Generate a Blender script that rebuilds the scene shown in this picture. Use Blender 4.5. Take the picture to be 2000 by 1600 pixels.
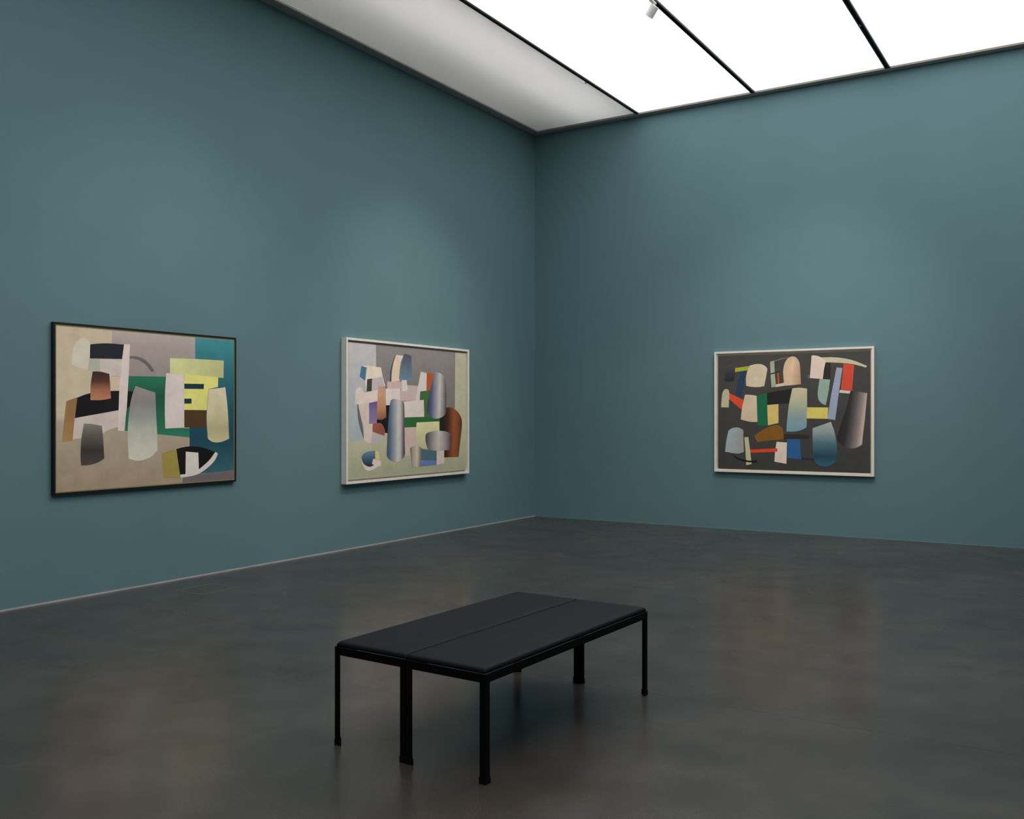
import bpy, bmesh, math, random
from mathutils import Vector, Matrix

for o in list(bpy.data.objects):
    bpy.data.objects.remove(o)
SC = bpy.context.scene
COL = SC.collection

# ------------------------------------------------------------------ camera, world, exposure
CAM_X, CAM_Y, CAM_H, YAW = 7.1073, -12.0450, 1.5, 0.55734
cam_data = bpy.data.cameras.new('camera')
cam_data.sensor_fit = 'HORIZONTAL'
cam_data.sensor_width = 36.0
cam_data.lens = 36.0 * 1846.03 / 2000.0
cam_data.shift_y = 10.37 / 2000.0
cam_data.clip_end = 100
cam = bpy.data.objects.new('camera', cam_data)
COL.objects.link(cam)
cam.location = (CAM_X, CAM_Y, CAM_H)
cam.rotation_euler = (math.pi / 2, 0, YAW)
SC.camera = cam

world = bpy.data.worlds.new('world')
SC.world = world
world.use_nodes = True
world.node_tree.nodes['Background'].inputs[0].default_value = (0, 0, 0, 1)
world.node_tree.nodes['Background'].inputs[1].default_value = 0

SC.view_settings.view_transform = 'Standard'
SC.view_settings.look = 'None'
SC.view_settings.exposure = 0.0
SC.view_settings.gamma = 1.0
SC.view_settings.use_curve_mapping = False

PANEL_LIGHT = 2.15         # radiance of the luminous ceiling
TUBE_LIGHT = 14.3          # fluorescent tube above the dim border panel

# ------------------------------------------------------------------ room dimensions (metres)
H = 5.627                  # height of the ceiling border
RX, RY = 9.93, -13.2      # room extent: x 0..RX, y RY..0
LEDGE = 0.12
RAILS = [1.70, 3.318, 4.948, 6.58, 8.23]

# ------------------------------------------------------------------ helpers
def lin(c):
    out = []
    for v in c:
        v = v / 255.0
        out.append(v / 12.92 if v <= 0.04045 else ((v + 0.055) / 1.055) ** 2.4)
    return out

def tag(o, label=None, cat=None, group=None, kind=None):
    if label: o['label'] = label
    if cat: o['category'] = cat
    if group: o['group'] = group
    if kind: o['kind'] = kind
    return o

def empty(name, loc, rz=0.0):
    o = bpy.data.objects.new(name, None)
    COL.objects.link(o)
    o.location = loc
    o.rotation_euler = (0, 0, rz)
    o.empty_display_size = 0.1
    return o

def obj(name, bm, m, parent=None, smooth=False):
    bmesh.ops.recalc_face_normals(bm, faces=bm.faces)
    me = bpy.data.meshes.new(name)
    bm.to_mesh(me)
    bm.free()
    if smooth:
        for p in me.polygons: p.use_smooth = True
    me.materials.append(m)
    o = bpy.data.objects.new(name, me)
    COL.objects.link(o)
    if parent: o.parent = parent
    return o

def box(bm, x0, x1, y0, y1, z0, z1, bevel=0.0, seg=2):
    r = bmesh.ops.create_cube(bm, size=1.0)
    vs = r['verts']
    for v in vs:
        v.co = Vector((x0 + (v.co.x + .5) * (x1 - x0), y0 + (v.co.y + .5) * (y1 - y0), z0 + (v.co.z + .5) * (z1 - z0)))
    if bevel > 0:
        es = list({e for v in vs for e in v.link_edges})
        bmesh.ops.bevel(bm, geom=es, offset=bevel, segments=seg, affect='EDGES', profile=0.5)
    return bm

def prism(bm, pts, z0, z1):
    """extrude a polygon in x,y from z0 to z1"""
    a = [bm.verts.new((x, y, z0)) for x, y in pts]
    b = [bm.verts.new((x, y, z1)) for x, y in pts]
    n = len(pts)
    bm.faces.new(a[::-1]); bm.faces.new(b)
    for i in range(n):
        bm.faces.new((a[i], a[(i + 1) % n], b[(i + 1) % n], b[i]))
    return bm

def B(): return bmesh.new()

# ------------------------------------------------------------------ materials
def mat(name, rgb, rough=0.6, metal=0.0, spec=0.5, noise=0.0, nscale=6.0, bump=0.0, bscale=200.0):
    m = bpy.data.materials.new(name)
    m.use_nodes = True
    nt = m.node_tree
    b = nt.nodes['Principled BSDF']
    b.inputs['Base Color'].default_value = (*rgb, 1)
    b.inputs['Roughness'].default_value = rough
    b.inputs['Metallic'].default_value = metal
    b.inputs['Specular IOR Level'].default_value = spec
    tc = nt.nodes.new('ShaderNodeTexCoord')
    if noise > 0:
        n = nt.nodes.new('ShaderNodeTexNoise')
        n.inputs['Scale'].default_value = nscale
        n.inputs['Detail'].default_value = 5
        r = nt.nodes.new('ShaderNodeMapRange')
        r.inputs['From Min'].default_value = 0.3
        r.inputs['From Max'].default_value = 0.7
        r.inputs['To Min'].default_value = 1 - noise
        r.inputs['To Max'].default_value = 1 + noise
        mx = nt.nodes.new('ShaderNodeMix'); mx.data_type = 'RGBA'; mx.blend_type = 'MULTIPLY'
        mx.inputs['Factor'].default_value = 1
        mx.inputs['A'].default_value = (*rgb, 1)
        nt.links.new(tc.outputs['Object'], n.inputs['Vector'])
        nt.links.new(n.outputs['Fac'], r.inputs['Value'])
        nt.links.new(r.outputs['Result'], mx.inputs['B'])
        nt.links.new(mx.outputs['Result'], b.inputs['Base Color'])
    if bump > 0:
        n2 = nt.nodes.new('ShaderNodeTexNoise')
        n2.inputs['Scale'].default_value = bscale
        n2.inputs['Detail'].default_value = 3
        bp = nt.nodes.new('ShaderNodeBump')
        bp.inputs['Strength'].default_value = bump
        bp.inputs['Distance'].default_value = 0.002
        nt.links.new(tc.outputs['Object'], n2.inputs['Vector'])
        nt.links.new(n2.outputs['Fac'], bp.inputs['Height'])
        nt.links.new(bp.outputs['Normal'], b.inputs['Normal'])
    return m

M = {}
M['wall'] = mat('teal_wall_paint', (0.124, 0.221, 0.247), 0.85, spec=0.12, noise=0.025, nscale=1.3, bump=0.15, bscale=120)
M['ledge'] = mat('grey_ceiling_border', (0.40, 0.36, 0.33), 0.7, spec=0.2, noise=0.05)
M['lip'] = mat('white_border_lip', (0.72, 0.71, 0.68), 0.5)
M['rail'] = mat('black_ceiling_rail', (0.006, 0.0065, 0.007), 0.5, spec=0.15, noise=0.1)
M['plenum'] = mat('white_plenum_lining', (0.60, 0.60, 0.58), 0.9, noise=0.03)
M['baffle'] = mat('white_baffle', (0.82, 0.80, 0.76), 0.9, noise=0.03)
M['base_l'] = mat('light_grey_base_strip', (0.42, 0.40, 0.40), 0.5, noise=0.12, nscale=3)
M['base_r'] = mat('pale_teal_base_strip', (0.17, 0.26, 0.275), 0.6, noise=0.12, nscale=3)
M['steel'] = mat('black_painted_steel', (0.0016, 0.0016, 0.0018), 0.5, spec=0.1, noise=0.15, nscale=20)
M['edge'] = mat('lighter_steel_edge', (0.009, 0.009, 0.009), 0.5, spec=0.2, noise=0.2, nscale=20)  # thin top edge of the bench rim, lighter than the black steel
M['rubber'] = mat('black_rubber', (0.002, 0.002, 0.002), 0.7, spec=0.15, noise=0.15, nscale=40)
M['leather'] = mat('black_leather', (0.0065, 0.0075, 0.0115), 0.62, spec=0.12, noise=0.12, nscale=9, bump=0.25, bscale=260)
M['white_frame'] = mat('white_frame_lacquer', (0.80, 0.755, 0.70), 0.5, spec=0.4, noise=0.03, nscale=12)
M['cream_frame'] = mat('cream_frame_rebate', (0.62, 0.56, 0.46), 0.6, noise=0.04, nscale=12)
M['black_frame'] = mat('black_frame_lacquer', (0.008, 0.008, 0.008), 0.45, spec=0.3, noise=0.15, nscale=15)
M['gilt'] = mat('gilt_slip', (0.30, 0.27, 0.12), 0.45, metal=0.25, noise=0.1, nscale=30)
M['linen'] = mat('raw_canvas_edge', (0.5, 0.46, 0.38), 0.85, noise=0.1, nscale=60)
M['lamp_white'] = mat('white_lamp_housing', (0.62, 0.60, 0.60), 0.45, noise=0.02)
M['lamp_dark'] = mat('dark_lamp_throat', (0.03, 0.03, 0.03), 0.5, noise=0.1)
M['clip'] = mat('bright_steel_clip', (0.5, 0.5, 0.5), 0.35, metal=0.8, noise=0.05)
M['hatch'] = mat('floor_hatch_infill', (0.052, 0.053, 0.050), 0.4, noise=0.2, nscale=12)
M['hatch_rim'] = mat('floor_hatch_rim', (0.16, 0.15, 0.125), 0.4, noise=0.15, nscale=12)

def emit_mat(name, rgb, strength):
    m = bpy.data.materials.new(name)
    m.use_nodes = True
    nt = m.node_tree
    nt.nodes.clear()
    e = nt.nodes.new('ShaderNodeEmission')
    e.inputs['Color'].default_value = (*rgb, 1)
    e.inputs['Strength'].default_value = strength
    o = nt.nodes.new('ShaderNodeOutputMaterial')
    nt.links.new(e.outputs[0], o.inputs['Surface'])
    return m

M['panel'] = emit_mat('luminous_ceiling_membrane', (1.0, 0.985, 0.965), PANEL_LIGHT)
M['tube'] = emit_mat('fluorescent_tube_glow', (1.0, 0.985, 1.0), TUBE_LIGHT)
M['lamp_glow'] = emit_mat('lamp_glow', (1.0, 0.86, 0.68), 6.0)

def diffuser_mat():
    m = bpy.data.materials.new('unlit_ceiling_membrane')
    m.use_nodes = True
    nt = m.node_tree
    nt.nodes.clear()
    o = nt.nodes.new('ShaderNodeOutputMaterial')
    t = nt.nodes.new('ShaderNodeBsdfTranslucent'); t.inputs['Color'].default_value = (0.80, 0.79, 0.77, 1)
    d = nt.nodes.new('ShaderNodeBsdfDiffuse'); d.inputs['Color'].default_value = (0.75, 0.74, 0.72, 1)
    mx = nt.nodes.new('ShaderNodeMixShader'); mx.inputs[0].default_value = 0.5
    nt.links.new(t.outputs[0], mx.inputs[1]); nt.links.new(d.outputs[0], mx.inputs[2])
    nt.links.new(mx.outputs[0], o.inputs['Surface'])
    return m
M['diffuser'] = diffuser_mat()

def floor_mat(name, tint):
    m = bpy.data.materials.new(name)
    m.use_nodes = True
    nt = m.node_tree
    b = nt.nodes['Principled BSDF']
    tc = nt.nodes.new('ShaderNodeTexCoord')
    def nz(scale, detail, rough=0.55):
        n = nt.nodes.new('ShaderNodeTexNoise')
        n.inputs['Scale'].default_value = scale
        n.inputs['Detail'].default_value = detail
        n.inputs['Roughness'].default_value = rough
        nt.links.new(tc.outputs['Object'], n.inputs['Vector'])
        return n
    def ramp(src, lo, hi, a, c):
        r = nt.nodes.new('ShaderNodeMapRange')
        r.inputs['From Min'].default_value = lo; r.inputs['From Max'].default_value = hi
        r.inputs['To Min'].default_value = a; r.inputs['To Max'].default_value = c
        nt.links.new(src, r.inputs['Value'])
        return r.outputs['Result']
    def mul(a, c):
        k = nt.nodes.new('ShaderNodeMath'); k.operation = 'MULTIPLY'
        nt.links.new(a, k.inputs[0]); nt.links.new(c, k.inputs[1])
        return k.outputs[0]
    clouds = ramp(nz(0.6, 3, 0.5).outputs['Fac'], 0.3, 0.7, 0.80, 1.20)
    patch = ramp(nz(3.2, 3, 0.5).outputs['Fac'], 0.3, 0.7, 0.82, 1.20)
    grit = ramp(nz(230, 2).outputs['Fac'], 0.3, 0.7, 0.76, 1.27)
    f = mul(mul(clouds, patch), grit)
    mx = nt.nodes.new('ShaderNodeMix'); mx.data_type = 'RGBA'; mx.blend_type = 'MULTIPLY'
    mx.inputs['Factor'].default_value = 1
    mx.inputs['A'].default_value = (*tint, 1)
    nt.links.new(f, mx.inputs['B'])
    nt.links.new(mx.outputs['Result'], b.inputs['Base Color'])
    rg = ramp(nz(1.7, 3, 0.5).outputs['Fac'], 0.3, 0.7, 0.20, 0.31)
    nt.links.new(rg, b.inputs['Roughness'])
    b.inputs['Specular IOR Level'].default_value = 0.50
    return m
M['floor_far'] = floor_mat('polished_concrete', (0.0490, 0.0422, 0.0374))
M['floor_near'] = floor_mat('polished_concrete_near', (0.0530, 0.0450, 0.0395))
M['joint'] = mat('joint_filler', (0.045, 0.041, 0.038), 0.7, noise=0.1)

def paint_mat():
    m = bpy.data.materials.new('oil_paint')
    m.use_nodes = True
    nt = m.node_tree
    b = nt.nodes['Principled BSDF']
    a = nt.nodes.new('ShaderNodeVertexColor'); a.layer_name = 'paint'
    tc = nt.nodes.new('ShaderNodeTexCoord')
    n = nt.nodes.new('ShaderNodeTexNoise'); n.inputs['Scale'].default_value = 9; n.inputs['Detail'].default_value = 6
    r = nt.nodes.new('ShaderNodeMapRange')
    r.inputs['From Min'].default_value = 0.3; r.inputs['From Max'].default_value = 0.7
    r.inputs['To Min'].default_value = 0.93; r.inputs['To Max'].default_value = 1.07
    mx = nt.nodes.new('ShaderNodeMix'); mx.data_type = 'RGBA'; mx.blend_type = 'MULTIPLY'; mx.inputs['Factor'].default_value = 1
    nt.links.new(tc.outputs['Object'], n.inputs['Vector'])
    nt.links.new(n.outputs['Fac'], r.inputs['Value'])
    nt.links.new(a.outputs['Color'], mx.inputs['A']); nt.links.new(r.outputs['Result'], mx.inputs['B'])
    nt.links.new(mx.outputs['Result'], b.inputs['Base Color'])
    b.inputs['Roughness'].default_value = 0.7
    b.inputs['Specular IOR Level'].default_value = 0.12
    n2 = nt.nodes.new('ShaderNodeTexNoise'); n2.inputs['Scale'].default_value = 220
    bp = nt.nodes.new('ShaderNodeBump'); bp.inputs['Strength'].default_value = 0.04; bp.inputs['Distance'].default_value = 0.002
    nt.links.new(tc.outputs['Object'], n2.inputs['Vector'])
    nt.links.new(n2.outputs['Fac'], bp.inputs['Height']); nt.links.new(bp.outputs['Normal'], b.inputs['Normal'])
    return m
M['paint'] = paint_mat()

# ------------------------------------------------------------------ room shell
ZT = H + 0.85              # underside of the slab above the plenum
T = 0.25                   # wall thickness
JOINT_Y = -7.335           # saw-cut joint in the floor

fl = obj('floor', box(B(), -T, RX + T, RY - T, T, -0.20, -0.03), M['joint'])
tag(fl, 'dark grey polished concrete floor under the two benches', 'floor', kind='structure')
obj('floor_slab', box(B(), 0, RX, JOINT_Y + 0.0008, 0, -0.03, 0.0), M['floor_far'], fl)
obj('floor_slab', box(B(), 0, RX, RY, JOINT_Y - 0.0008, -0.03, 0.0), M['floor_near'], fl)

def wall(name, dims, label):
    w = obj(name, box(B(), *dims), M['wall'])
    return tag(w, label, 'wall', kind='structure')
wall('wall_left', (-T, 0, RY - T, T, -0.03, ZT), 'teal painted wall carrying the black framed painting')
wall('wall_right', (0, RX + T, 0, T, -0.03, ZT), 'teal painted wall carrying the grey ground painting')
wall('wall_far_right', (RX, RX + T, RY - T, 0, -0.03, ZT), 'teal painted wall to the right, outside the view')
wall('wall_behind', (0, RX, RY - T, RY, -0.03, ZT), 'teal painted wall behind the viewer')

b = obj('baseboard_left', box(B(), 0.0, 0.005, RY, 0, 0, 0.013), M['base_l'])
tag(b, 'thin light grey strip along the foot of the wall with two paintings', 'baseboard', kind='structure')
b = obj('baseboard_right', box(B(), 0.005, RX, -0.003, 0, 0, 0.006), M['base_r'])
tag(b, 'thin pale teal strip along the foot of the wall with one painting', 'baseboard', kind='structure')

# ------------------------------------------------------------------ luminous ceiling
ceil = obj('ceiling', box(B(), -T, RX + T, RY - T, T, ZT, ZT + 0.2), M['plenum'])
tag(ceil, 'luminous ceiling of long white panels between black rails', 'ceiling', kind='structure')
ZP = H + 0.022             # membrane level
def trim(name, dims, lip, label, lm='lip'):
    o = obj(name, box(B(), *dims), M['ledge'])
    tag(o, label, 'trim', kind='structure')
    obj('lip', box(B(), *lip), M[lm], o)
    return o
trim('trim_1', (0, LEDGE, RY, 0, H, H + 0.02), (LEDGE, LEDGE + 0.006, RY + LEDGE, -LEDGE, H + 0.006, H + 0.03),
     'dark grey ceiling border above the wall with two paintings')
trim('trim_2', (LEDGE, RX - LEDGE, -LEDGE, 0, H, H + 0.02), (LEDGE + 0.006, RX - LEDGE - 0.006, -LEDGE - 0.004, -LEDGE, H + 0.012, H + 0.03),
     'dark grey ceiling border above the wall with one painting', 'ledge')
trim('trim_3', (RX - LEDGE, RX, RY, 0, H, H + 0.02), (RX - LEDGE - 0.006, RX - LEDGE, RY + LEDGE, -LEDGE, H + 0.006, H + 0.03),
     'dark grey ceiling border on the far right, outside the view')
trim('trim_4', (LEDGE, RX - LEDGE, RY, RY + LEDGE, H, H + 0.02), (LEDGE + 0.006, RX - LEDGE - 0.006, RY + LEDGE, RY + LEDGE + 0.006, H + 0.006, H + 0.03),
     'dark grey ceiling border behind the viewer')

RW = [0.044, 0.050, 0.058, 0.050, 0.044]
for i, x in enumerate(RAILS):
    bm = B()
    w = RW[i]
    h2 = w / 2
    if i == 0:      # plain angle profile
        box(bm, x - h2, x + h2, RY + LEDGE, -LEDGE, H + 0.004, H + 0.020)
        box(bm, x - 0.006, x + 0.006, RY + LEDGE, -LEDGE, H + 0.020, H + 0.10)
    else:           # track profile with an open slot
        box(bm, x - h2, x - 0.010, RY + LEDGE, -LEDGE, H, H + 0.012)
        box(bm, x + 0.010, x + h2, RY + LEDGE, -LEDGE, H, H + 0.012)
        box(bm, x - h2, x + h2, RY + LEDGE, -LEDGE, H + 0.030, H + 0.042)
        box(bm, x - h2, x - h2 + 0.004, RY + LEDGE, -LEDGE, H + 0.012, H + 0.030)
        box(bm, x + h2 - 0.004, x + h2, RY + LEDGE, -LEDGE, H + 0.012, H + 0.030)
    obj('ceiling_rail', bm, M['rail'], ceil)

edges = [LEDGE] + RAILS + [RX - LEDGE]
for i in range(len(edges) - 1):
    lo = edges[i] + (0.0 if i == 0 else RW[i - 1] / 2)
    hi = edges[i + 1] - (0.0 if i == len(edges) - 2 else RW[i] / 2)
    dim = i in (0, len(edges) - 2)
    bm = B()
    vs = [bm.verts.new(c) for c in ((lo, RY + LEDGE, ZP), (hi, RY + LEDGE, ZP), (hi, -LEDGE, ZP), (lo, -LEDGE, ZP))]
    bm.faces.new(vs[::-1])
    me = bpy.data.meshes.new('light_panel')
    bm.to_mesh(me); bm.free()
    me.materials.append(M['diffuser'] if dim else M['panel'])
    o = bpy.data.objects.new('light_panel', me)
    COL.objects.link(o); o.parent = ceil
    if i == 0: o['label'] = 'dimmer grey border panel'
# unseen white baffles and two tubes in the plenum above each dim border panel
for x0, x1, xt in ((RAILS[0], RAILS[0] + 0.012, 1.20), (RAILS[-1] - 0.012, RAILS[-1], RX - 1.20)):
    obj('added_light_baffle', box(B(), x0, x1, RY, 0, H + 0.042, ZT), M['baffle'], ceil)  # added to block panel light and bounce the tube light back
    for dx in (-0.19, 0.19):
        bm = B()
        bmesh.ops.create_cone(bm, cap_ends=True, segments=10, radius1=0.013, radius2=0.013, depth=-RY - 0.06,
                              matrix=Matrix.Translation((xt + dx, RY / 2, H + 0.34)) @ Matrix.Rotation(math.pi / 2, 4, 'X'))
        obj('fluorescent_tube', bm, M['tube'], ceil)
obj('plenum_lining', box(B(), 0, 0.01, RY, 0, H + 0.03, ZT), M['plenum'], ceil)
# small clips on two rails
obj('rail_clip', box(B(), 1.660, 1.682, -1.590, -1.578, H - 0.010, H + 0.018, 0.002), M['clip'], ceil)
obj('rail_clip', box(B(), 4.934, 4.946, -1.625, -1.575, H - 0.004, H, 0.001), M['clip'], ceil)

# ------------------------------------------------------------------ track spotlight
def spotlight(name, base, aim, watt, label, group=None):
    x, y = base
    root = empty(name, (x, y, H))
    if label: tag(root, label, 'spotlight', group)
    # adapter in the track
    obj('track_adapter', box(B(), -0.016, 0.016, -0.075, 0.045, -0.022, 0.0, 0.003), M['lamp_white'], root)
    bm = B()
    bmesh.ops.create_cone(bm, cap_ends=True, segments=16, radius1=0.011, radius2=0.011, depth=0.05,
                          matrix=Matrix.Translation((0, 0, -0.045)))
    obj('stem', bm, M['lamp_white'], root, True)
    pivot = Vector((0, 0, -0.075))
    d = (Vector(aim) - (Vector((x, y, H)) + pivot)).normalized()
    q = d.to_track_quat('-Z', 'Y').to_matrix().to_4x4()
    mt = Matrix.Translation(pivot) @ q
    R, L, t = 0.046, 0.118, 0.003
    bm = B()
    n = 32
    prof = [(0.0, 0.030), (R - 0.006, 0.030), (R, 0.024), (R, 0.030 - L), (R - t, 0.030 - L), (R - t, -0.060), (0.0, -0.060)]
    rings = []
    for r, z in prof:
        if r == 0:
            rings.append([bm.verts.new(mt @ Vector((0, 0, z)))])
        else:
            rings.append([bm.verts.new(mt @ Vector((r * math.cos(2 * math.pi * k / n), r * math.sin(2 * math.pi * k / n), z))) for k in range(n)])
    for a, c in zip(rings, rings[1:]):
        for k in range(n):
            k2 = (k + 1) % n
            if len(a) == 1: bm.faces.new((a[0], c[k], c[k2]))
            elif len(c) == 1: bm.faces.new((a[k], a[k2], c[0]))
            else: bm.faces.new((a[k], a[k2], c[k2], c[k]))
    obj('housing', bm, M['lamp_white'], root)
    bm = B()
    bmesh.ops.create_cone(bm, cap_ends=True, segments=24, radius1=0.036, radius2=0.036, depth=0.004,
                          matrix=mt @ Matrix.Translation((0, 0, -0.064)))
    obj('lens', bm, M['lamp_glow'], root)
    ld = bpy.data.lights.new(name, 'SPOT')
    ld.energy = watt
    ld.color = (1.0, 0.87, 0.74)
    ld.spot_size = math.radians(64)
    ld.spot_blend = 1.0
    ld.shadow_soft_size = 0.03
    lo = bpy.data.objects.new('spot_lamp', ld)
    COL.objects.link(lo)
    lo.parent = root
    lo.matrix_local = mt @ Matrix.Translation((0, 0, -0.095))
    return root

spotlight('track_spotlight', (3.318, -3.30), (0.0, -3.0, 1.42), 290,
          'small white cylinder spotlight hanging from a black ceiling rail')
spotlight('track_spotlight', (3.318, -5.95), (0.0, -6.68, 1.42), 190,
          'white cylinder spotlight on the ceiling, aimed at the black framed painting')
spotlight('track_spotlight', (4.948, -3.35), (3.80, 0.0, 1.42), 300,
          'white cylinder spotlight on the ceiling, aimed at the grey ground painting')

# ------------------------------------------------------------------ paintings
GAIN_A, GAIN_B, GAIN_C = (1.62, 1.63, 1.68), (1.63, 1.68, 1.77), (1.48, 1.54, 1.59)     # paint albedo over apparent colour
SHAPES_A = [
    (None,[(-0.909,1.352),(0.911,1.354),(0.908,0.027),(-0.909,0.02)],((-0.503,1.385),(-0.503,-0.008),[(0.0,(174,159,135)),(0.538,(178,166,140)),(0.581,(152,140,122)),(1.0,(141,125,103))])),
    (None,[(-0.408,1.352),(0.455,1.353),(0.455,0.994),(-0.408,0.964)],((-0.028,1.382),(-0.028,0.977),[(0.0,(158,148,142)),(0.395,(144,134,128)),(1.0,(132,122,117))])),
    (None,[(0.455,1.353),(0.911,1.354),(0.911,0.109),(0.392,0.096),(0.392,1.025),(0.455,1.027)],((0.64,1.366),(0.64,0.082),[(0.0,(58,122,128)),(0.258,(42,95,104)),(0.525,(30,72,84)),(0.747,(27,62,74)),(1.0,(46,86,93))])),
    ((98,89,90),[(0.315,0.089),(0.417,0.091),(0.908,0.113),(0.908,0.026),(0.315,0.024)],None),
    (None,[(-0.247,0.975),(0.135,0.983),(0.135,0.527),(0.392,0.519),(0.392,0.435),(-0.283,0.506),(-0.271,0.688)],((-0.09,0.98),(-0.09,0.445),[(0.0,(38,102,76)),(0.327,(31,76,56)),(0.743,(36,92,68)),(1.0,(42,110,84))])),
    ((183,164,140),[(-0.408,0.966),(-0.33,0.969),(-0.336,0.842),(-0.417,0.841)],None),
    ((24,24,26),[(-0.726,0.783),(-0.648,0.811,1),(-0.559,0.831,1),(-0.435,0.842,1),(-0.342,0.847),(-0.203,0.843),(-0.209,0.793,1),(-0.223,0.746,1),(-0.245,0.706,1),(-0.271,0.691),(-0.348,0.681),(-0.748,0.616)],None),
    ((182,169,159),[(-0.748,0.614),(-0.348,0.681),(-0.348,0.538),(-0.389,0.531,1),(-0.458,0.508,1),(-0.503,0.479),(-0.593,0.465),(-0.767,0.443)],None),
    (None,[(-0.822,0.751),(-0.777,0.768,1),(-0.726,0.785),(-0.751,0.607),(-0.767,0.432),(-0.86,0.424),(-0.841,0.597)],((-0.799,0.784),(-0.799,0.422),[(0.0,(126,96,62)),(1.0,(148,114,72))])),
    ((178,168,158),[(-0.52,1.106),(-0.304,1.117),(-0.313,1.05),(-0.324,0.969),(-0.435,0.971),(-0.469,0.982,1),(-0.518,1.001)],None),
    ((156,156,142),[(-0.615,1.101),(-0.52,1.106),(-0.52,1.003),(-0.631,1.004),(-0.62,1.057)],None),
    ((183,175,158),[(-0.771,1.129,1),(-0.758,1.189,1),(-0.729,1.24,1),(-0.681,1.27,1),(-0.639,1.264,1),(-0.613,1.223,1),(-0.613,1.147,1),(-0.621,1.077),(-0.635,1.012),(-0.724,1.03,1),(-0.777,1.05)],None),
    ((35,36,44),[(-0.61,1.223),(-0.537,1.235,1),(-0.435,1.243,1),(-0.291,1.242),(-0.313,1.118),(-0.613,1.107)],None),
    ((192,178,171),[(-0.291,1.246),(-0.233,1.247),(-0.245,1.001),(-0.265,0.698),(-0.291,0.504),(-0.351,0.509),(-0.336,0.894)],None),
    ((95,90,85),[(-0.238,1.145),(-0.163,1.147,1),(-0.09,1.125,1),(-0.028,1.082,1),(0.014,1.027),(-0.021,1.021),(-0.067,1.071,1),(-0.127,1.109,1),(-0.187,1.126,1),(-0.238,1.126)],None),
    (None,[(-0.587,1.001),(-0.514,1.002,1),(-0.432,0.986),(-0.423,0.871),(-0.417,0.781),(-0.503,0.766,1),(-0.607,0.764),(-0.606,0.887,1)],((-0.514,1.004),(-0.514,0.766),[(0.0,(52,37,35)),(0.353,(78,49,42)),(0.651,(140,92,70)),(1.0,(168,114,86))])),
    (None,[(-0.667,0.571),(-0.593,0.566,1),(-0.501,0.55),(-0.489,0.423),(-0.48,0.277),(-0.537,0.247,1),(-0.615,0.229,1),(-0.691,0.227),(-0.697,0.308,1),(-0.689,0.447,1)],((-0.593,0.571),(-0.593,0.222),[(0.0,(118,111,103)),(0.274,(88,81,75)),(0.62,(54,49,47)),(1.0,(68,62,58))])),
    (None,[(-0.178,0.893),(-0.077,0.864),(0.023,0.839),(0.029,0.689),(0.042,0.474),(0.045,0.329),(-0.015,0.278,1),(-0.09,0.251,1),(-0.163,0.245,1),(-0.245,0.266),(-0.257,0.48,1),(-0.241,0.667,1),(-0.217,0.793,1)],((-0.114,0.895),(-0.114,0.243),[(0.0,(132,123,118)),(0.219,(124,119,115)),(0.398,(130,133,126)),(0.576,(158,158,145)),(1.0,(184,180,165))])),
    ((192,178,173),[(0.138,1.015),(0.329,1.014),(0.333,0.527),(0.127,0.52),(0.122,0.69,1),(0.126,0.863,1)],None),
    (None,[(0.177,1.149),(0.499,1.157,1),(0.789,1.158),(0.785,0.993),(0.499,1.001,1),(0.177,1.011)],((0.177,1.071),(0.785,1.074),[(0,(184,188,132)),(1,(166,163,116))])),
    ((202,192,107),[(0.333,1.014),(0.722,0.997),(0.719,0.905),(0.609,0.885),(0.586,0.686),(0.333,0.687)],None),
    ((70,52,31),[(0.333,0.687),(0.583,0.683),(0.58,0.52),(0.333,0.529)],None),
    ((24,48,56),[(0.333,0.926),(0.555,0.929),(0.552,0.882),(0.333,0.879)],None),
    ((24,48,56),[(0.333,0.79),(0.414,0.791),(0.413,0.745),(0.333,0.744)],None),
    (None,[(0.612,0.883),(0.726,0.894,1),(0.807,0.906),(0.836,0.693,1),(0.854,0.414),(0.77,0.388,1),(0.697,0.382,1),(0.64,0.394,1),(0.6,0.42),(0.586,0.635,1)],((0.712,0.904),(0.712,0.382),[(0.0,(188,178,153)),(0.404,(180,172,138)),(0.734,(160,150,113)),(1.0,(172,164,128))])),
    ((141,124,64),[(0.086,0.299),(0.164,0.32,1),(0.245,0.334),(0.266,0.218),(0.289,0.072),(0.112,0.086),(0.099,0.193,1)],None),
    ((190,182,172),[(0.689,0.294),(0.719,0.276),(0.683,0.217,1),(0.612,0.158,1),(0.527,0.111,1),(0.43,0.083,1),(0.295,0.073),(0.286,0.107),(0.495,0.146),(0.612,0.22,1)],None),
    ((19,19,21),[(0.245,0.334),(0.335,0.35,1),(0.43,0.353,1),(0.555,0.335,1),(0.686,0.292),(0.612,0.215,1),(0.495,0.137),(0.346,0.102),(0.286,0.101)],None),
    ((190,184,172),[(0.349,0.307),(0.49,0.293),(0.496,0.13),(0.346,0.097)],None),
]
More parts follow.
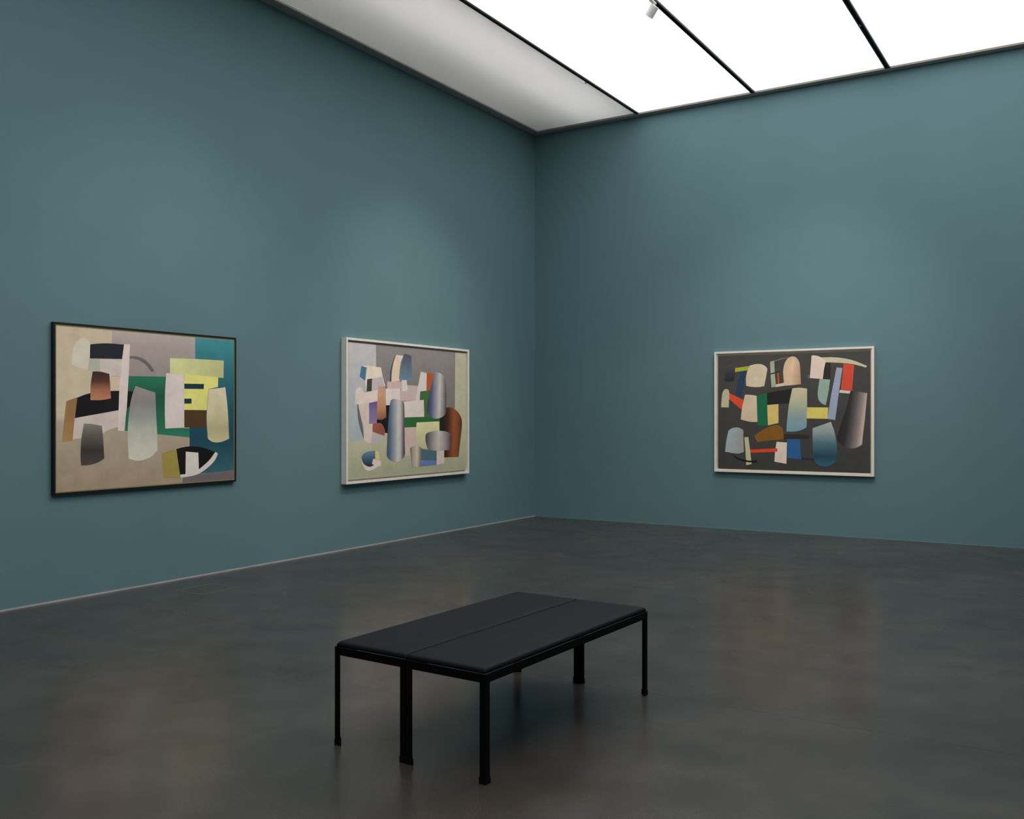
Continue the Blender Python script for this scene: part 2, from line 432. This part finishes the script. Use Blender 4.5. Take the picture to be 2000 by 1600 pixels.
SHAPES_B = [
    (None,[(-1.118,1.58),(1.176,1.583),(1.161,0.02),(-1.118,0.049)],((-0.392,1.628),(-0.392,0.007),[(0.0,(160,157,132)),(0.726,(158,155,126)),(1.0,(136,136,113))])),
    (None,[(-1.118,1.58),(-0.658,1.581),(-0.658,0.476),(-1.118,0.471)],((-0.948,1.577),(-0.948,0.467),[(0.0,(168,162,161)),(0.49,(156,157,157)),(1.0,(140,151,152))])),
    (None,[(-0.661,1.581),(0.908,1.582),(0.892,0.665),(-0.661,0.676)],((0.008,1.626),(0.008,0.671),[(0.0,(124,116,112)),(0.467,(112,106,102)),(1.0,(98,97,92))])),
    (None,[(0.655,0.667),(0.65,0.847),(0.769,0.861,1),(0.885,0.839,1),(0.991,0.78,1),(1.055,0.684,1),(1.038,0.527),(0.979,0.219),(0.662,0.225)],((0.655,0.533),(1.055,0.513),[(0,(42,27,21)),(0.22,(62,37,27)),(0.55,(128,71,42)),(0.75,(112,62,37)),(1,(52,36,28))])),
    ((28,30,26),[(0.554,0.734),(0.666,0.773),(0.678,0.553),(0.554,0.555)],None),
    ((60,92,47),[(0.164,1.05),(0.367,1.074),(0.432,0.826),(0.57,0.72),(0.561,0.678),(0.217,0.65),(0.227,0.941),(0.166,0.941)],None),
    ((40,86,46),[(-0.139,0.733),(0.242,0.74),(0.561,0.718),(0.561,0.681),(0.095,0.671),(0.095,0.615),(-0.139,0.614)],None),
    ((25,24,24),[(-0.646,0.706),(-0.484,0.742),(-0.488,0.877),(-0.382,0.878),(-0.44,0.551),(-0.507,0.556),(-0.517,0.614,1),(-0.573,0.663,1),(-0.646,0.67)],None),
    ((174,152,145),[(-0.459,1.151),(-0.191,1.162),(-0.183,1.118),(-0.084,1.121),(0.126,1.117),(0.086,0.937),(-0.215,0.929),(-0.215,1.073),(-0.459,1.068)],None),
    ((191,178,171),[(-0.492,1.067),(-0.223,1.076),(-0.215,0.923),(-0.195,0.877),(-0.484,0.877)],None),
    ((188,181,173),[(-0.189,1.178),(-0.099,1.181),(-0.078,1.067),(-0.119,1.045),(-0.179,1.047)],None),
    (None,[(-0.298,1.472),(-0.165,1.467),(-0.211,1.387,1),(-0.235,1.273,1),(-0.231,1.167),(-0.384,1.15),(-0.376,1.268,1),(-0.343,1.381,1)],((-0.382,1.292),(-0.165,1.313),[(0,(196,170,143)),(0.6,(192,168,146)),(1,(198,188,176))])),
    ((45,74,90),[(-0.314,1.461),(-0.294,1.472),(-0.349,1.38,1),(-0.378,1.268,1),(-0.388,1.151),(-0.415,1.155),(-0.407,1.266,1),(-0.368,1.379,1)],None),
    (None,[(-0.145,1.494),(-0.074,1.487,1),(-0.009,1.473),(0.002,1.333,1),(-0.003,1.208),(-0.094,1.181,1),(-0.245,1.188),(-0.215,1.324,1)],((-0.115,1.496),(-0.115,1.181),[(0.0,(70,70,80)),(0.372,(80,89,100)),(0.692,(86,101,113)),(1.0,(88,116,130))])),
    ((196,181,161),[(-0.868,1.318),(-0.805,1.324,1),(-0.573,1.311),(-0.541,1.206),(-0.497,1.098),(-0.62,1.088),(-0.832,1.023),(-0.855,1.154)],None),
    ((60,101,120),[(-0.916,1.311),(-0.823,1.301),(-0.85,1.15),(-0.943,1.193)],None),
    ((168,155,155),[(-0.731,1.178),(-0.545,1.206),(-0.515,1.096),(-0.62,1.088),(-0.628,1.052),(-0.735,1.037)],None),
    ((58,56,53),[(-0.815,1.168),(-0.73,1.179),(-0.737,1.037),(-0.828,1.025)],None),
    ((193,176,164),[(-1.015,0.984,1),(-1.001,1.043,1),(-0.948,1.074,1),(-0.904,1.067,1),(-0.873,1.016),(-0.628,1.052),(-0.639,0.916),(-0.783,0.897),(-0.955,0.88),(-1.019,0.889)],None),
    ((185,168,155),[(-0.97,0.881),(-0.783,0.9),(-0.783,0.667),(-0.719,0.659),(-0.728,0.574),(-0.741,0.44),(-0.814,0.45,1),(-0.871,0.481),(-0.877,0.636,1),(-0.927,0.761,1)],None),
    ((95,86,86),[(-0.985,0.881),(-0.966,0.881),(-0.934,0.761,1),(-0.891,0.63,1),(-0.871,0.496),(-0.898,0.535,1),(-0.952,0.66,1),(-0.978,0.772,1)],None),
    (None,[(-0.783,0.9),(-0.639,0.921),(-0.648,0.67),(-0.783,0.662)],((-0.713,0.92),(-0.713,0.662),[(0.0,(92,76,112)),(1.0,(122,106,136))])),
    (None,[(-0.62,1.091),(-0.501,1.094),(-0.488,0.92),(-0.48,0.736),(-0.564,0.707,1),(-0.646,0.715),(-0.639,0.918,1)],((-0.564,1.092),(-0.564,0.707),[(0.0,(168,132,107)),(0.323,(176,133,103)),(0.671,(160,112,82)),(1.0,(120,77,58))])),
    ((162,152,153),[(-0.731,0.574),(-0.62,0.544),(-0.513,0.522),(-0.56,0.473,1),(-0.648,0.446,1),(-0.744,0.437)],None),
    ((131,74,57),[(-0.72,0.662),(-0.62,0.67,1),(-0.541,0.641,1),(-0.503,0.579,1),(-0.515,0.521),(-0.62,0.547),(-0.724,0.574)],None),
    ((183,175,168),[(0.179,1.292),(0.302,1.278),(0.294,1.063),(0.166,1.049),(0.155,0.938),(0.076,0.937),(0.111,1.081,1)],None),
    ((154,77,41),[(0.298,1.281),(0.45,1.272),(0.4,1.166),(0.371,1.071),(0.291,1.063)],None),
    ((190,176,168),[(-0.195,0.921),(0.238,0.948),(0.247,0.74),(-0.139,0.734)],None),
    (None,[(0.459,1.3),(0.565,1.291,1),(0.655,1.247,1),(0.696,1.162,1),(0.707,0.988,1),(0.705,0.8),(0.666,0.757,1),(0.576,0.726,1),(0.459,0.718,1),(0.356,0.747,1),(0.298,0.819,1),(0.328,0.956,1),(0.389,1.127,1)],((0.328,1.034),(0.709,1.015),[(0,(52,56,78)),(0.2,(74,78,100)),(0.42,(128,129,136)),(0.62,(172,165,157)),(0.8,(132,124,122)),(1,(60,58,60))])),
    ((175,153,141),[(-0.139,0.614),(0.095,0.617),(0.078,0.389),(-0.033,0.373),(-0.017,0.271),(-0.139,0.27)],None),
    (None,[(0.095,0.672),(0.561,0.683),(0.561,0.548),(0.291,0.526),(0.285,0.435),(0.306,0.349),(0.196,0.351),(0.074,0.389)],((0.217,0.685),(0.217,0.35),[(0.0,(186,180,136)),(1.0,(164,158,124))])),
    (None,[(-0.396,0.933,1),(-0.294,0.95,1),(-0.195,0.932,1),(-0.145,0.88,1),(-0.139,0.546),(-0.129,0.3),(-0.159,0.251,1),(-0.227,0.22,1),(-0.304,0.211,1),(-0.392,0.227,1),(-0.45,0.262,1),(-0.469,0.312,1),(-0.457,0.552),(-0.43,0.797)],((-0.465,0.589),(-0.125,0.584),[(0,(48,60,78)),(0.2,(86,97,112)),(0.42,(132,137,141)),(0.6,(174,169,161)),(0.72,(164,156,149)),(0.88,(93,86,86)),(1,(52,48,50))])),
    (None,[(0.272,0.475,1),(0.291,0.533,1),(0.4,0.557,1),(0.543,0.564,1),(0.7,0.553,1),(0.799,0.517,1),(0.815,0.45,1),(0.785,0.316),(0.543,0.319),(0.335,0.33),(0.289,0.396,1)],((0.272,0.449),(0.815,0.436),[(0,(56,53,52)),(0.2,(112,107,104)),(0.5,(170,162,155)),(0.8,(122,114,112)),(1,(55,51,51))])),
    ((64,90,98),[(0.191,0.35),(0.498,0.314),(0.503,0.192),(0.183,0.208)],None),
    ((88,103,145),[(0.183,0.211),(0.505,0.192),(0.501,0.14),(0.179,0.134)],None),
    ((182,164,154),[(0.507,0.314),(0.662,0.313),(0.657,0.146),(0.501,0.141)],None),
    (None,[(-0.037,0.361),(0.008,0.383,1),(0.074,0.389,1),(0.153,0.377,1),(0.198,0.354),(0.187,0.244),(0.177,0.132),(0.006,0.14),(-0.021,0.252)],((-0.037,0.265),(0.196,0.257),[(0,(100,90,80)),(0.25,(142,132,117)),(0.6,(172,162,145)),(0.85,(120,112,100)),(1,(82,75,68))])),
    ((189,172,159),[(-0.916,0.275),(-0.902,0.209,1),(-0.859,0.153,1),(-0.795,0.13,1),(-0.731,0.135,1),(-0.667,0.156,1),(-0.62,0.175),(-0.573,0.172),(-0.577,0.234),(-0.713,0.267),(-0.768,0.197)],None),
    (None,[(-0.916,0.286),(-0.877,0.326,1),(-0.786,0.35,1),(-0.676,0.352),(-0.672,0.259),(-0.713,0.263),(-0.735,0.204),(-0.691,0.192),(-0.768,0.174,1),(-0.841,0.193,1),(-0.889,0.226,1)],((-0.805,0.356),(-0.805,0.176),[(0.0,(87,113,128)),(0.477,(62,81,99)),(1.0,(28,36,46))])),
    ((184,169,108),[(-0.678,0.352),(-0.611,0.335,1),(-0.6,0.243),(-0.676,0.26)],None),
]
SHAPES_C = [
    (None,[(-0.945,1.523),(0.954,1.516),(0.954,0.045),(-0.947,0.05)],((-0.01,1.551),(-0.01,0.014),[(0.0,(65,63,60)),(1.0,(56,55,53))])),
    (None,[(-0.855,1.295),(-0.842,1.373,1),(-0.798,1.409,1),(-0.749,1.391,1),(-0.726,1.328,1),(-0.74,1.189),(-0.809,1.183,1),(-0.87,1.194)],((-0.796,1.409),(-0.796,1.184),[(0.0,(69,69,71)),(0.514,(52,53,60)),(1.0,(37,39,45))])),
    ((36,56,78),[(-0.653,1.312),(-0.575,1.324),(-0.616,1.12),(-0.644,0.966),(-0.715,1.006),(-0.69,1.146)],None),
    ((152,150,46),[(-0.724,1.358),(-0.526,1.379),(-0.534,1.328),(-0.724,1.305)],None),
    ((188,171,143),[(-0.53,1.384),(-0.451,1.401,1),(-0.378,1.397,1),(-0.324,1.368,1),(-0.298,1.335),(-0.318,1.223),(-0.34,1.115),(-0.415,1.104,1),(-0.512,1.109,1),(-0.577,1.125),(-0.579,1.228,1),(-0.561,1.312,1)],None),
    ((180,183,148),[(-0.427,1.213,1),(-0.434,1.196,1),(-0.451,1.19,1),(-0.468,1.197,1),(-0.475,1.214,1),(-0.468,1.231,1),(-0.451,1.237,1),(-0.434,1.23,1)],None),
    ((150,154,124),[(-0.264,1.426),(-0.211,1.439),(-0.205,1.279),(-0.188,1.106),(-0.246,1.098),(-0.258,1.257)],None),
    ((125,105,95),[(-0.207,1.439),(-0.128,1.46,1),(-0.029,1.478),(-0.029,1.47),(-0.128,1.451,1),(-0.207,1.429)],None),
    ((36,46,60),[(-0.27,1.275),(-0.149,1.304),(-0.143,1.287),(-0.265,1.26)],None),
    ((196,62,36),[(-0.173,1.281),(-0.154,1.283),(-0.144,1.142),(-0.163,1.139)],None),
    ((190,177,160),[(-0.192,1.134),(-0.09,1.153),(-0.071,1.118),(-0.192,1.101)],None),
    (None,[(-0.097,1.312,1),(-0.078,1.4,1),(-0.039,1.461,1),(0.013,1.484,1),(0.065,1.47,1),(0.106,1.406,1),(0.118,1.307,1),(0.126,1.132),(0.025,1.122,1),(-0.086,1.117),(-0.093,1.218)],((-0.097,1.3),(0.123,1.272),[(0,(192,162,132)),(0.5,(198,168,138)),(1,(164,131,107))])),
    ((78,79,100),[(0.207,1.247),(0.237,1.246),(0.236,1.206),(0.203,1.207)],None),
    ((178,168,141),[(0.369,1.46),(0.503,1.459,1),(0.648,1.441,1),(0.779,1.404,1),(0.917,1.341),(0.907,1.321),(0.822,1.348,1),(0.735,1.37,1),(0.581,1.389,1),(0.414,1.399)],None),
    ((200,180,165),[(0.259,1.489),(0.312,1.486,1),(0.38,1.458,1),(0.432,1.419),(0.408,1.311),(0.394,1.192),(0.312,1.199),(0.236,1.208),(0.246,1.339)],None),
    ((43,41,41),[(0.431,1.395),(0.495,1.392),(0.485,1.188),(0.396,1.193),(0.408,1.3)],None),
    ((130,152,137),[(0.357,1.194),(0.482,1.183),(0.468,1.057),(0.431,0.867),(0.38,0.89,1),(0.343,0.938,1),(0.333,1.007,1),(0.342,1.105,1)],None),
    ((184,69,49),[(0.645,1.379),(0.769,1.358),(0.743,1.038),(0.612,1.055)],None),
    ((137,144,165),[(0.561,1.331),(0.63,1.323),(0.592,1.055),(0.544,0.683),(0.45,0.698),(0.498,1.011)],None),
    ((190,180,165),[(0.6,1.053),(0.727,1.039),(0.715,1.007),(0.592,1.02)],None),
    (None,[(0.724,1.036),(0.822,1.028,1),(0.921,1.009),(0.893,0.691),(0.86,0.386),(0.801,0.35,1),(0.735,0.335,1),(0.67,0.349,1),(0.592,0.404,1),(0.568,0.473,1),(0.614,0.633),(0.681,0.849)],((0.634,0.724),(0.9,0.685),[(0,(38,36,37)),(0.25,(46,44,46)),(0.5,(80,75,76)),(0.75,(126,113,109)),(0.92,(170,150,137)),(1,(172,150,137))])),
    (None,[(0.019,1.081),(0.106,1.089,1),(0.202,1.075),(0.202,0.84),(0.196,0.59),(0.129,0.555,1),(0.048,0.537,1),(-0.056,0.535),(-0.048,0.665,1),(-0.024,0.876,1)],((0.083,1.089),(0.083,0.537),[(0.0,(184,172,139)),(0.345,(163,161,135)),(0.683,(121,139,140)),(1.0,(106,133,144))])),
    ((194,176,87),[(0.202,0.842),(0.461,0.839),(0.451,0.698),(0.198,0.702)],None),
    ((36,35,33),[(-0.309,1.026),(-0.151,1.054),(0.013,1.076),(-0.004,0.982),(-0.024,0.893),(-0.163,0.886),(-0.306,0.874)],None),
    ((194,169,98),[(-0.303,0.872),(-0.157,0.884),(-0.157,0.643),(-0.294,0.612)],None),
    ((29,92,62),[(-0.439,0.992),(-0.366,1.014,1),(-0.306,1.027),(-0.3,0.83),(-0.291,0.61),(-0.427,0.605),(-0.433,0.807)],None),
    ((189,169,142),[(-0.591,1.009),(-0.512,1.005,1),(-0.439,0.992),(-0.433,0.807),(-0.428,0.656),(-0.524,0.657,1),(-0.648,0.687),(-0.628,0.855,1)],None),
    ((196,70,41),[(-0.802,1.032),(-0.607,0.937),(-0.628,0.855),(-0.639,0.816),(-0.802,0.951)],None),
    ((174,164,134),[(-0.905,0.954,1),(-0.894,1.031,1),(-0.869,1.076,1),(-0.84,1.086,1),(-0.811,1.069,1),(-0.8,1.02),(-0.809,0.843),(-0.912,0.847)],None),
    (None,[(-0.815,0.538),(-0.765,0.572,1),(-0.703,0.584,1),(-0.647,0.571,1),(-0.614,0.548),(-0.612,0.422),(-0.605,0.265),(-0.696,0.242,1),(-0.86,0.265),(-0.842,0.406)],((-0.852,0.418),(-0.604,0.41),[(0,(145,155,158)),(0.5,(142,149,148)),(1,(142,136,126))])),
    ((175,168,133),[(-0.6,0.456),(-0.548,0.461),(-0.526,0.303),(-0.504,0.112),(-0.575,0.096),(-0.585,0.278)],None),
    ((22,24,24),[(-0.752,0.236),(-0.696,0.193,1),(-0.61,0.165,1),(-0.512,0.155,1),(-0.435,0.159),(-0.435,0.135),(-0.536,0.133,1),(-0.634,0.148,1),(-0.709,0.181,1)],None),
    ((48,40,38),[(-0.095,0.503),(0.083,0.502),(0.23,0.488),(0.227,0.45),(-0.095,0.441)],None),
    ((120,79,32),[(-0.469,0.48),(-0.415,0.52,1),(-0.306,0.581,1),(-0.211,0.613,1),(-0.151,0.612,1),(-0.11,0.58,1),(-0.092,0.511,1),(-0.092,0.435),(-0.246,0.421),(-0.433,0.397)],None),
    ((35,44,62),[(0.123,0.21),(0.289,0.201),(0.289,0.18),(0.123,0.188)],None),
    ((42,83,127),[(-0.048,0.439),(0.115,0.441),(0.127,0.188),(-0.048,0.201)],None),
    ((200,180,165),[(-0.181,0.404),(-0.049,0.397),(-0.056,0.126),(-0.209,0.15),(-0.201,0.274)],None),
    ((196,64,36),[(-0.524,0.299),(-0.173,0.32),(-0.168,0.277),(-0.522,0.256)],None),
    (None,[(0.269,0.579),(0.38,0.62),(0.493,0.661),(0.531,0.552,1),(0.557,0.427,1),(0.568,0.29,1),(0.554,0.181,1),(0.498,0.128,1),(0.414,0.107,1),(0.341,0.123,1),(0.295,0.174,1),(0.272,0.318,1)],((0.414,0.661),(0.414,0.107),[(0.0,(153,155,145)),(0.218,(130,142,141)),(0.468,(70,99,109)),(0.78,(37,61,74)),(1.0,(46,88,109))])),
]


def smooth_outline(pts):
    """points are (u,v) sharp or (u,v,1) smooth; smooth runs are bent with Catmull-Rom"""
    n = len(pts)
    out = []
    for i in range(n):
        p0, p1, p2, p3 = pts[i - 1], pts[i], pts[(i + 1) % n], pts[(i + 2) % n]
        out.append((p1[0], p1[1]))
        s1, s2 = len(p1) > 2, len(p2) > 2
        if not (s1 or s2): continue
        a = p0 if s1 else p1
        d = p3 if s2 else p2
        for k in (1, 2, 3):
            t = k / 4
            q = []
            for j in (0, 1):
                q.append(0.5 * (2 * p1[j] + (p2[j] - a[j]) * t + (2 * a[j] - 5 * p1[j] + 4 * p2[j] - d[j]) * t * t
                                + (3 * p1[j] - a[j] - 3 * p2[j] + d[j]) * t ** 3))
            out.append(tuple(q))
    return out

def painted_canvas(name, shapes, rect, y, parent, gain):
    """stretched canvas (box with depth) whose face carries thin overlapping layers of paint"""
    u0, u1, v0, v1 = rect
    bm = B()
    cl = bm.verts.layers.float_color.new('paint')
    body = box(bm, u0, u1, y, y + 0.024, v0, v1)
    edge = (*[c * 0.9 for c in lin((175, 165, 145))], 1)
    for v in bm.verts: v[cl] = edge
    for i, (colr, pts, grad) in enumerate(shapes):
        yy = y - 0.0002 - 0.00003 * i
        poly = [(u0, v0), (u1, v0), (u1, v1), (u0, v1)] if i == 0 else smooth_outline(pts)
        sb = B()
        vs = [sb.verts.new((a, 0, c)) for a, c in poly]
        sb.faces.new(vs)
        cuts = [((u0, 0, 0), (-1, 0, 0)), ((u1, 0, 0), (1, 0, 0)), ((0, 0, v0), (0, 0, -1)), ((0, 0, v1), (0, 0, 1))]
        for co, no in cuts:
            g = sb.verts[:] + sb.edges[:] + sb.faces[:]
            bmesh.ops.bisect_plane(sb, geom=g, plane_co=co, plane_no=no, clear_outer=True, dist=1e-6)
        if grad:
            A = Vector((grad[0][0], 0, grad[0][1])); D = Vector((grad[1][0], 0, grad[1][1])) - A
            for t, c in grad[2]:
                if 0.001 < t < 0.999:
                    g = sb.verts[:] + sb.edges[:] + sb.faces[:]
                    bmesh.ops.bisect_plane(sb, geom=g, plane_co=A + D * t, plane_no=D.normalized(), dist=1e-6)
        bmesh.ops.triangulate(sb, faces=sb.faces[:])
        mp = {}
        for v in sb.verts:
            if grad:
                t = (v.co - A).dot(D) / D.length_squared
                st = grad[2]
                t = min(max(t, st[0][0]), st[-1][0])
                c = lin(st[-1][1])
                for (t0, c0), (t1, c1) in zip(st, st[1:]):
                    if t <= t1:
                        k = (t - t0) / max(t1 - t0, 1e-6)
                        a0, a1 = lin(c0), lin(c1)
                        c = [a0[j] + (a1[j] - a0[j]) * k for j in range(3)]
                        break
            else:
                c = lin(colr)
            nv = bm.verts.new((v.co.x, yy, v.co.z))
            nv[cl] = (*[min(x * gn, 0.90) for x, gn in zip(c, gain)], 1)
            mp[v] = nv
        for f in sb.faces:
            w = [mp[v] for v in f.verts]
            nf = bm.faces.new(w)
            nf.normal_update()
            if nf.normal.y > 0: nf.normal_flip()
        sb.free()
    me = bpy.data.meshes.new(name)
    bm.to_mesh(me); bm.free()
    me.materials.append(M['paint'])
    o = bpy.data.objects.new(name, me)
    COL.objects.link(o); o.parent = parent
    return o

def frame_ring(bm, u0, u1, v0, v1, w, y0, y1):
    """four mitred bars of width w around a rectangle, from depth y0 (front) to y1"""
    O = [(u0, v0), (u1, v0), (u1, v1), (u0, v1)]
    I = [(u0 + w, v0 + w), (u1 - w, v0 + w), (u1 - w, v1 - w), (u0 + w, v1 - w)]
    for k in range(4):
        k2 = (k + 1) % 4
        q = [O[k], O[k2], I[k2], I[k]]
        f = [bm.verts.new((a, y0, c)) for a, c in q]
        r = [bm.verts.new((a, y1, c)) for a, c in q]
        bm.faces.new(f); bm.faces.new(r[::-1])
        for j in range(4):
            j2 = (j + 1) % 4
            bm.faces.new((f[j], f[j2], r[j2], r[j]))
    return bm

def bars(name, u0, u1, v0, v1, w, y0, y1, m, parent):
    return obj(name, frame_ring(B(), u0, u1, v0, v1, w, y0, y1), m, parent)

# local axes: x to the right as seen, -y toward the viewer, z up; origin at the bottom centre on the wall
# A: black frame with a gilt slip, left wall
W, HH = 1.871, 1.384
r = empty('framed_painting', (0.0, -6.6595, 0.8575), math.pi / 2)
tag(r, 'abstract painting of beige, green and teal shapes in a slim black frame', 'painting')
bars('frame', -W / 2, W / 2, 0, HH, 0.017, -0.038, -0.004, M['black_frame'], r)
bars('gilt_slip', -W / 2 + 0.017, W / 2 - 0.017, 0.017, HH - 0.017, 0.009, -0.034, -0.010, M['gilt'], r)
painted_canvas('canvas', SHAPES_A, (-W / 2 + 0.026, W / 2 - 0.026, 0.026, HH - 0.026), -0.031, r, GAIN_A)

# B: deep white tray frame, left wall
W, HH = 2.377, 1.618
r = empty('framed_painting', (0.0, -3.0146, 0.735), math.pi / 2)
tag(r, 'abstract painting of grey cylinders in a deep white tray frame beside the corner', 'painting')
bars('frame', -W / 2, W / 2, 0, HH, 0.026, -0.078, -0.004, M['white_frame'], r)
obj('backing', box(B(), -W / 2 + 0.026, W / 2 - 0.026, -0.030, -0.006, 0.026, HH - 0.026), M['cream_frame'], r)
painted_canvas('canvas', SHAPES_B, (-W / 2 + 0.040, W / 2 - 0.044, 0.046, HH - 0.050), -0.0545, r, GAIN_B)

# C: white tray frame, right wall
W, HH = 2.003, 1.576
r = empty('framed_painting', (3.781, 0.0, 0.7525))
tag(r, 'abstract painting of coloured shapes on dark grey in a white frame', 'painting')
bars('frame', -W / 2, W / 2, 0, HH, 0.025, -0.060, -0.004, M['white_frame'], r)
bars('rebate', -W / 2 + 0.025, W / 2 - 0.025, 0.025, HH - 0.025, 0.013, -0.045, -0.006, M['cream_frame'], r)
obj('backing', box(B(), -W / 2 + 0.038, W / 2 - 0.038, -0.022, -0.008, 0.038, HH - 0.038), M['cream_frame'], r)
painted_canvas('canvas', SHAPES_C, (-W / 2 + 0.051, W / 2 - 0.047, 0.048, HH - 0.055), -0.0465, r, GAIN_C)

# ------------------------------------------------------------------ benches
BW, BL, BZ = 0.418, 1.492, 0.446      # width, length, height of the steel rim
AW, AT, RH = 0.030, 0.004, 0.035                 # angle iron: flange width, thickness

def angle_leg(cx, cy, sx, sy, z0, z1, w, t):
    """L section with its corner at (cx,cy), flanges running inward by signs sx, sy"""
    pts = [(cx, cy), (cx + sx * w, cy), (cx + sx * w, cy + sy * t), (cx + sx * t, cy + sy * t), (cx + sx * t, cy + sy * w), (cx, cy + sy * w)]
    if sx * sy < 0: pts = pts[::-1]
    return prism(B(), pts, z0, z1)

def cushion(x0, x1, y0, y1, z0, zt, r, crown, inner):
    bm = B()
    ra, rb = (r, 0.007) if inner > 0 else (0.007, r)     # tighter edge where the two benches meet
    def ticks(a, c, r0, r1):
        k = [0, .06, .2, .4, .65, 1.0]
        s = [a + r0 * q for q in k]
        n = 8 if c - a < .6 else 24
        mid = [a + r0 + (c - a - r0 - r1) * i / n for i in range(1, n)]
        return s + mid + [c - r1 * q for q in k[::-1]]
    X, Y = ticks(x0, x1, ra, rb), ticks(y0, y1, r, r)
    def hgt(x, y):
        def f(d, q=r):
            d = min(max(d / q, 0), 1)
            return math.sqrt(max(0, 1 - (1 - d) ** 2))
        e = f(x - x0, ra) * f(x1 - x, rb) * f(min(y - y0, y1 - y))
        u = (2 * (x - x0) / (x1 - x0) - 1); v = (2 * (y - y0) / (y1 - y0) - 1)
        return z0 + 0.008 + (zt - z0 - 0.008) * e + crown * (1 - u * u) * (1 - v ** 4)
    g = [[bm.verts.new((x, y, hgt(x, y))) for y in Y] for x in X]
    for i in range(len(X) - 1):
        for j in range(len(Y) - 1):
            bm.faces.new((g[i][j], g[i + 1][j], g[i + 1][j + 1], g[i][j + 1]))
    loop = [g[i][0] for i in range(len(X))] + [g[-1][j] for j in range(1, len(Y))] + [g[i][-1] for i in range(len(X) - 2, -1, -1)] + [g[0][j] for j in range(len(Y) - 2, 0, -1)]
    low = [bm.verts.new((v.co.x, v.co.y, z0)) for v in loop]
    n = len(loop)
    for i in range(n):
        bm.faces.new((loop[i], loop[(i + 1) % n], low[(i + 1) % n], low[i]))
    bm.faces.new(low[::-1])
    return bm

def bench(loc, rz, inner, label):
    root = empty('bench', loc, rz)
    tag(root, label, 'bench', 'two black benches pushed together')
    hx, hy = BW / 2, BL / 2
    for s in (-1, 1):       # long rails of angle iron
        bm = B()
        box(bm, s * hx - (AT if s > 0 else 0), s * hx + (0 if s > 0 else AT), -hy, hy, BZ - RH, BZ)
        box(bm, min(s * hx, s * (hx - AW)), max(s * hx, s * (hx - AW)), -hy, hy, BZ - RH, BZ - RH + AT)
        rl = obj('side_rail', bm, M['steel'], root)
        obj('rim_edge', box(B(), s * hx - (AT if s > 0 else 0), s * hx + (0 if s > 0 else AT), -hy, hy, BZ, BZ + 0.0012), M['edge'], rl)
    for s in (-1, 1):
        bm = B()
        box(bm, -hx + AT, hx - AT, s * hy - (AT if s > 0 else 0), s * hy + (0 if s > 0 else AT), BZ - RH, BZ)
        box(bm, -hx + AW, hx - AW, min(s * hy, s * (hy - AW)), max(s * hy, s * (hy - AW)), BZ - RH, BZ - RH + AT)
        rl = obj('end_rail', bm, M['steel'], root)
        obj('rim_edge', box(B(), -hx + AT, hx - AT, s * hy - (AT if s > 0 else 0), s * hy + (0 if s > 0 else AT), BZ, BZ + 0.0012), M['edge'], rl)
    for sx in (-1, 1):
        for sy in (-1, 1):
            lg = obj('leg', angle_leg(sx * hx, sy * hy, -sx, -sy, 0.010, BZ - RH, AW, AT), M['steel'], root)
            ft = angle_leg(sx * (hx + 0.0018), sy * (hy + 0.0018), -sx, -sy, 0.0, 0.027, AW + 0.0045, AT + 0.0055)
            obj('foot', ft, M['rubber'], lg)
    obj('cushion', cushion(-hx + (0.006 if inner > 0 else -0.001), hx - (0.006 if inner < 0 else -0.001), -hy + 0.006, hy - 0.006, BZ + 0.0013, BZ + 0.024, 0.014, 0.004, inner), M['leather'], root, True)
    return root

ang = math.radians(-2.0)
ux, uy = math.cos(ang), math.sin(ang)
cx, cy = 4.598, -8.094
bench((cx - ux * 0.2120, cy - uy * 0.2120, 0), ang, 1, 'black bench with leather cushion, the one of the pair nearer the wall with two paintings')
bench((cx + ux * 0.2120, cy + uy * 0.2120, 0), ang, -1, 'black bench with leather cushion, nearer the viewer, farther from the wall with two paintings')

# ------------------------------------------------------------------ floor hatch
r = empty('floor_hatch', (0.572, -6.53, 0))
tag(r, 'small square hatch set in the floor by the black framed painting', 'floor hatch')
obj('lid', box(B(), -0.155, 0.155, -0.185, 0.185, 0.0, 0.0012), M['hatch'], r)
bm = B()
for x0, x1, y0, y1 in ((-0.165, 0.165, -0.195, -0.188), (-0.165, 0.165, 0.188, 0.195), (-0.165, -0.158, -0.188, 0.188), (0.158, 0.165, -0.188, 0.188)):
    box(bm, x0, x1, y0, y1, 0.0, 0.0016)
obj('rim', bm, M['hatch_rim'], r)
